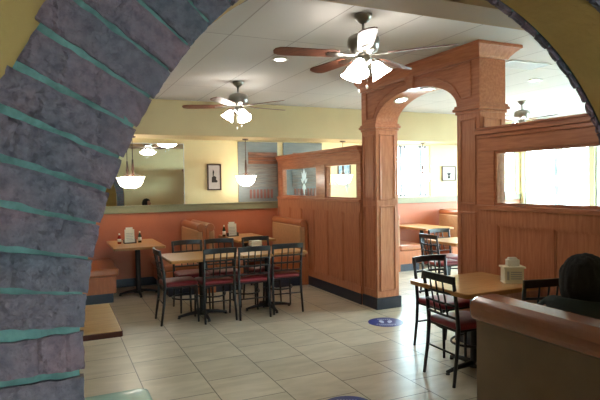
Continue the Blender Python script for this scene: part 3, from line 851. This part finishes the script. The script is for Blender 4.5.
def napkins(label,x,y,rz):
    t=thing('napkin_stack',label,'napkins',(x,y,.75),rz)
    b=nb(); box(b,-.085,-.055,0,.085,.055,.012); box(b,-.085,-.055,.012,-.079,.055,.05); box(b,.079,-.055,.012,.085,.055,.05); obj('tray',b,M['black'],t)
    b=nb(); 
    for k in range(5): 
        r=Matrix.Rotation(random.uniform(-.05,.05),3,'Z'); box(b,-.074,-.05,.012+k*.02,.074,.05,.029+k*.02,r)
    obj('napkins',b,M['paper'],t,bevel=.003)
napkins('stack of white paper napkins on the front dining tables',2.36,6.53,.1)
t=thing('napkin_dispenser','cream napkin dispenser with printed side on the right-hand table by the partition','napkin dispenser',(3.42,3.235,.75),math.radians(-28)); t.scale=(1.18,1.18,1.18)
b=nb(); box(b,-.07,-.05,0,.07,.05,.008); box(b,-.066,-.046,.008,.066,.046,.105); obj('dispenser_body',b,M['capb'],t,bevel=.004)
b=nb(); box(b,-.076,-.056,.105,.076,.056,.118); obj('lid_rim',b,M['capb'],t,bevel=.003)
b=nb(); box(b,-.04,-.025,.118,.045,.03,.165); box(b,-.03,-.02,.165,.03,.02,.178); obj('napkins',b,M['paper'],t,bevel=.006)
b=nb(); box(b,-.05,-.0475,.025,-.035,-.046,.085)
for k in range(4): box(b,-.025,-.0475,.03+k*.015,.05,-.046,.038+k*.015)
obj('printed_panel',b,M['vent'],t)
b=nb(); box(b,.0665,-.03,.02,.068,.03,.09); obj('printed_panel',b,M['dkalu'],t)

# floor decals
def decal(label,x,y,rz):
    t=thing('floor_decal',label,'floor decal',(x,y,0),rz,'round blue distancing decals')
    b=nb(); lathe(b,[(0,.0005),(.2,.0005),(.2,.0018),(0,.0018)],seg=56); obj('blue_disc',b,M['dblue'],t)
    b=nb()
    def foot(cx,cy,ang):
        n=20; pts=[]
        for k in range(n):
            a=2*PI*k/n; rx=.026*(1+.25*math.sin(a)); pts.append((rx*math.cos(a),.062*math.sin(a)))
        ca,sa=math.cos(ang),math.sin(ang)
        prism(b,[(cx+u*ca-v*sa,cy+u*sa+v*ca) for u,v in pts],.0018,.0026,'z')
    foot(-.045,.01,.15); foot(.045,.01,-.15)
    obj('white_footprints',b,M['dwhite'],t)
    b=nb()
    for (y_,w_) in ((.115,.085),(-.095,.11),(-.13,.08)):
        n=int(w_*2/.022)
        for k in range(n): 
            x0=-w_+k*.022; box(b,x0,y_-.010,.0018,x0+.015,y_+.010,.0026)
    obj('white_lettering',b,M['dwhite'],t)
decal('round blue floor decal with white marks on the tiles near the pillar foot',3.385,5.05,-.5)
decal('round blue floor decal cut off by the bottom edge of the photo',1.855,3.245,-.5)

# ------------------------------------------------------------------ person
def skinobj(name,chains,m,parent,rootidx=0,sub=2):
    """chains: list of lists of (pos,rad); equal positions are merged into one vertex"""
    verts=[];rad=[];idx={};edges=[]
    for chn in chains:
        prev=None
        for p,r in chn:
            k=tuple(round(c,4) for c in p)
            if k not in idx: idx[k]=len(verts); verts.append(p); rad.append(r)
            i=idx[k]
            if prev is not None and prev!=i: edges.append((prev,i))
            prev=i
    me=bpy.data.meshes.new(name); me.from_pydata(verts,edges,[]); me.materials.append(m)
    o=bpy.data.objects.new(name,me); C.objects.link(o); o.parent=parent
    o.modifiers.new('skin','SKIN')
    sv=me.skin_vertices[0].data if me.skin_vertices else None
    if sv is None:
        bpy.context.view_layer.objects.active=o
    for i,r in enumerate(rad):
        rr=(r,r) if not hasattr(r,'__len__') else r
        me.skin_vertices[0].data[i].radius=rr
        me.skin_vertices[0].data[i].use_root=(i==rootidx)
    o.modifiers['skin'].use_smooth_shade=True
    s=o.modifiers.new('sub','SUBSURF'); s.levels=sub; s.render_levels=sub
    return o
def person():
    # faces +x, local origin on floor under pelvis
    t=thing('person','person with dark hair in a dark green jacket seated with back to the viewer','person',(2.22,1.74,0),math.radians(16))
    pel=(0,0,.56); 
    body=[[(pel,.11),((.02,0,.68),.105),((.05,0,.82),.115),((.08,0,.93),.11),((.11,0,.99),.06),((.135,0,1.04),.05),((.155,0,1.09),.06)]]
    for s in (-1,1):
        body.append([(pel,.11),((.06,s*.09,.545),.085),((.42,s*.11,.53),.06),((.45,s*.11,.48),.055),((.44,s*.11,.10),.04),((.46,s*.11,.05),.035),((.56,s*.12,.035),.03)])
        body.append([((.08,0,.93),.11),((.085,s*.13,.945),.06),((.10,s*.19,.92),.05),((.16,s*.215,.76),.042),((.30,s*.19,.80),.035),((.46,s*.10,.795),.026),((.50,s*.085,.79),.024)])
    skinobj('body',body,M['skin'],t)
    # jacket
    jk=[[((.0,0,.55),.135),((.02,0,.68),.13),((.045,0,.82),.145),((.07,0,.93),.13),((.10,0,.985),.085)]]
    for s in (-1,1):
        jk.append([((.07,0,.93),.13),((.08,s*.13,.945),.075),((.10,s*.19,.90),.065),((.155,s*.20,.76),.055),((.30,s*.18,.805),.048),((.44,s*.115,.80),.04)])
    skinobj('jacket',jk,M['jacket'],t)
    tr=[]
    for s in (-1,1):
        tr.append([((0,0,.555),.125),((.08,s*.09,.555),.092),((.42,s*.11,.54),.075),((.455,s*.11,.48),.07),((.445,s*.11,.11),.055)])
    skinobj('trousers',tr,M['jeans'],t)
    for s in (-1,1):
        b=nb(); 
        pts=[(.40,.002),(.42,.07),(.47,.10),(.55,.065),(.64,.045),(.665,.02),(.66,.002)]
        prism(b,pts,s*.11-.04,s*.11+.04,'y'); obj('shoe',b,M['shoe'],t,bevel=.015)
    # head
    b=nb(); bmesh.ops.create_icosphere(b,subdivisions=4,radius=1)
    hc=Vector((.175,0,1.10))
    for v in b.verts:
        p=v.co.copy(); x,y,z=p
        q=Vector((x*.092,y*.072,z*.112))
        if z<0: q.x+= .018*(-z)*(1 if x>0 else .2); q.y*=1-.22*(-z)
        if x>0:
            q.x+=.020*math.exp(-((y/.16)**2))*math.exp(-(((z+.12)/.2)**2))      # nose
            q.x-=.012*math.exp(-(((abs(y)-.36)/.17)**2))*math.exp(-(((z-.06)/.12)**2)) # eye sockets
            q.x+=.007*math.exp(-((y/.3)**2))*math.exp(-(((z+.5)/.07)**2))  # lips
            q.x+=.008*math.exp(-((y/.3)**2))*math.exp(-(((z+.82)/.14)**2))
        for s in (-1,1):
            if abs(y-s)<.35: q.y+=s*.012*math.exp(-((x/.16)**2))*math.exp(-(((z+.02)/.25)**2))
        v.co=hc+q
    hd=obj('head',b,M['skin'],t,smooth=True)
    for s in (-1,1):
        b=nb(); bmesh.ops.create_uvsphere(b,u_segments=14,v_segments=10,radius=.012)
        for v in b.verts: v.co+=hc+Vector((.070,s*.027,.008))
        obj('eye',b,M['eye'],hd,smooth=True)
    b=nb(); tube(b,[hc+Vector((.094,-.022,-.052)),hc+Vector((.101,0,-.054)),hc+Vector((.094,.022,-.052))],.004,6); obj('mouth',b,M['red'],hd)
    # hair: cap + shoulder-length fall
    b=nb(); bmesh.ops.create_icosphere(b,subdivisions=5,radius=1)
    for v in b.verts:
        x,y,z=v.co
        rr=1+.06*noise.noise(Vector((x*5,y*5,z*1.5)))+.035*noise.noise(Vector((math.atan2(y,x)*14,0,z*2)))
        q=Vector((x*.118,y*.112,z*.118))*rr
        q.x-=.018
        if z<0: q.z*=1.75; q.x-=.012*(-z); q.y*=1+.10*(-z)
        if x>.15: 
            k=min(1,(x-.15)/.3)
            if z<.45: q.x=q.x*(1-k)+.02*k; q.y*=1+0*k
        v.co=hc+q+Vector((0,0,.012))
    obj('hair',b,M['hair'],t,smooth=True)
    # hands resting on the table: palm, four fingers, thumb
    for s in (-1,1):
        base=Vector((.50,s*.085,.785)); ch=[]
        palm=base+Vector((.05,-s*.005,-.004))
        ch.append([(tuple(base),(.022,.016)),(tuple(palm),(.03,.014))])
        for k,(o,L) in enumerate(((-.03,.062),(-.011,.074),(.009,.070),(.027,.056))):
            r0=palm+Vector((.028,o,.0)); tip=r0+Vector((L*.5,o*.25,.006)); t2=tip+Vector((L*.32,o*.1,-.008)); t3=t2+Vector((L*.2,0,-.010))
            ch.append([(tuple(palm),(.03,.014)),(tuple(r0),.010),(tuple(tip),.0088),(tuple(t2),.008),(tuple(t3),.007)])
        th=base+Vector((.02,-s*.028,0)); ch.append([(tuple(base),(.022,.016)),(tuple(th),.012),(tuple(th+Vector((.028,-s*.018,-.002))),.010),(tuple(th+Vector((.052,-s*.022,-.006))),.008)])
        skinobj('hand',ch,M['skin'],t)
    return t
person()

# ------------------------------------------------------------------ world, camera
w=bpy.data.worlds.new('World'); sc.world=w; w.use_nodes=True
n=w.node_tree.nodes; l=w.node_tree.links
bg=n['Background']; 
tc=n.new('ShaderNodeTexCoord'); sp=n.new('ShaderNodeSeparateXYZ'); l.new(tc.outputs['Generated'],sp.inputs[0])
rp=n.new('ShaderNodeValToRGB'); rp.color_ramp.elements[0].position=.0; rp.color_ramp.elements[0].color=(.72,.93,.97,1)
rp.color_ramp.elements[1].position=.8; rp.color_ramp.elements[1].color=(.6,.82,1,1)
l.new(sp.outputs['Z'],rp.inputs['Fac']); l.new(rp.outputs['Color'],bg.inputs['Color'])
bg.inputs['Strength'].default_value=26.0

cam=bpy.data.cameras.new('camera'); co=bpy.data.objects.new('camera',cam); C.objects.link(co)
cam.sensor_width=36; cam.lens=530*36/600; cam.clip_start=.05
Rm=Matrix(((0.908,0.027,-0.419),(-0.419,0.022,-0.907),(-0.015,0.999,0.032)))
yv=Vector((-245,13,-530)).normalized(); xv=Vector((1180,35,-530)); xv=(xv-yv*xv.dot(yv)).normalized(); zv=xv.cross(yv)
Rm=Matrix((xv,yv,zv))  # rows: world axes in camera coords -> camera-to-world
co.matrix_world=Matrix.Translation((0,0,1.6))@Rm.to_4x4()
sc.camera=co
sc.view_settings.view_transform='Standard'; sc.view_settings.look='None'; sc.view_settings.gamma=1
sc.view_settings.exposure=.65; sc.view_settings.use_curve_mapping=False
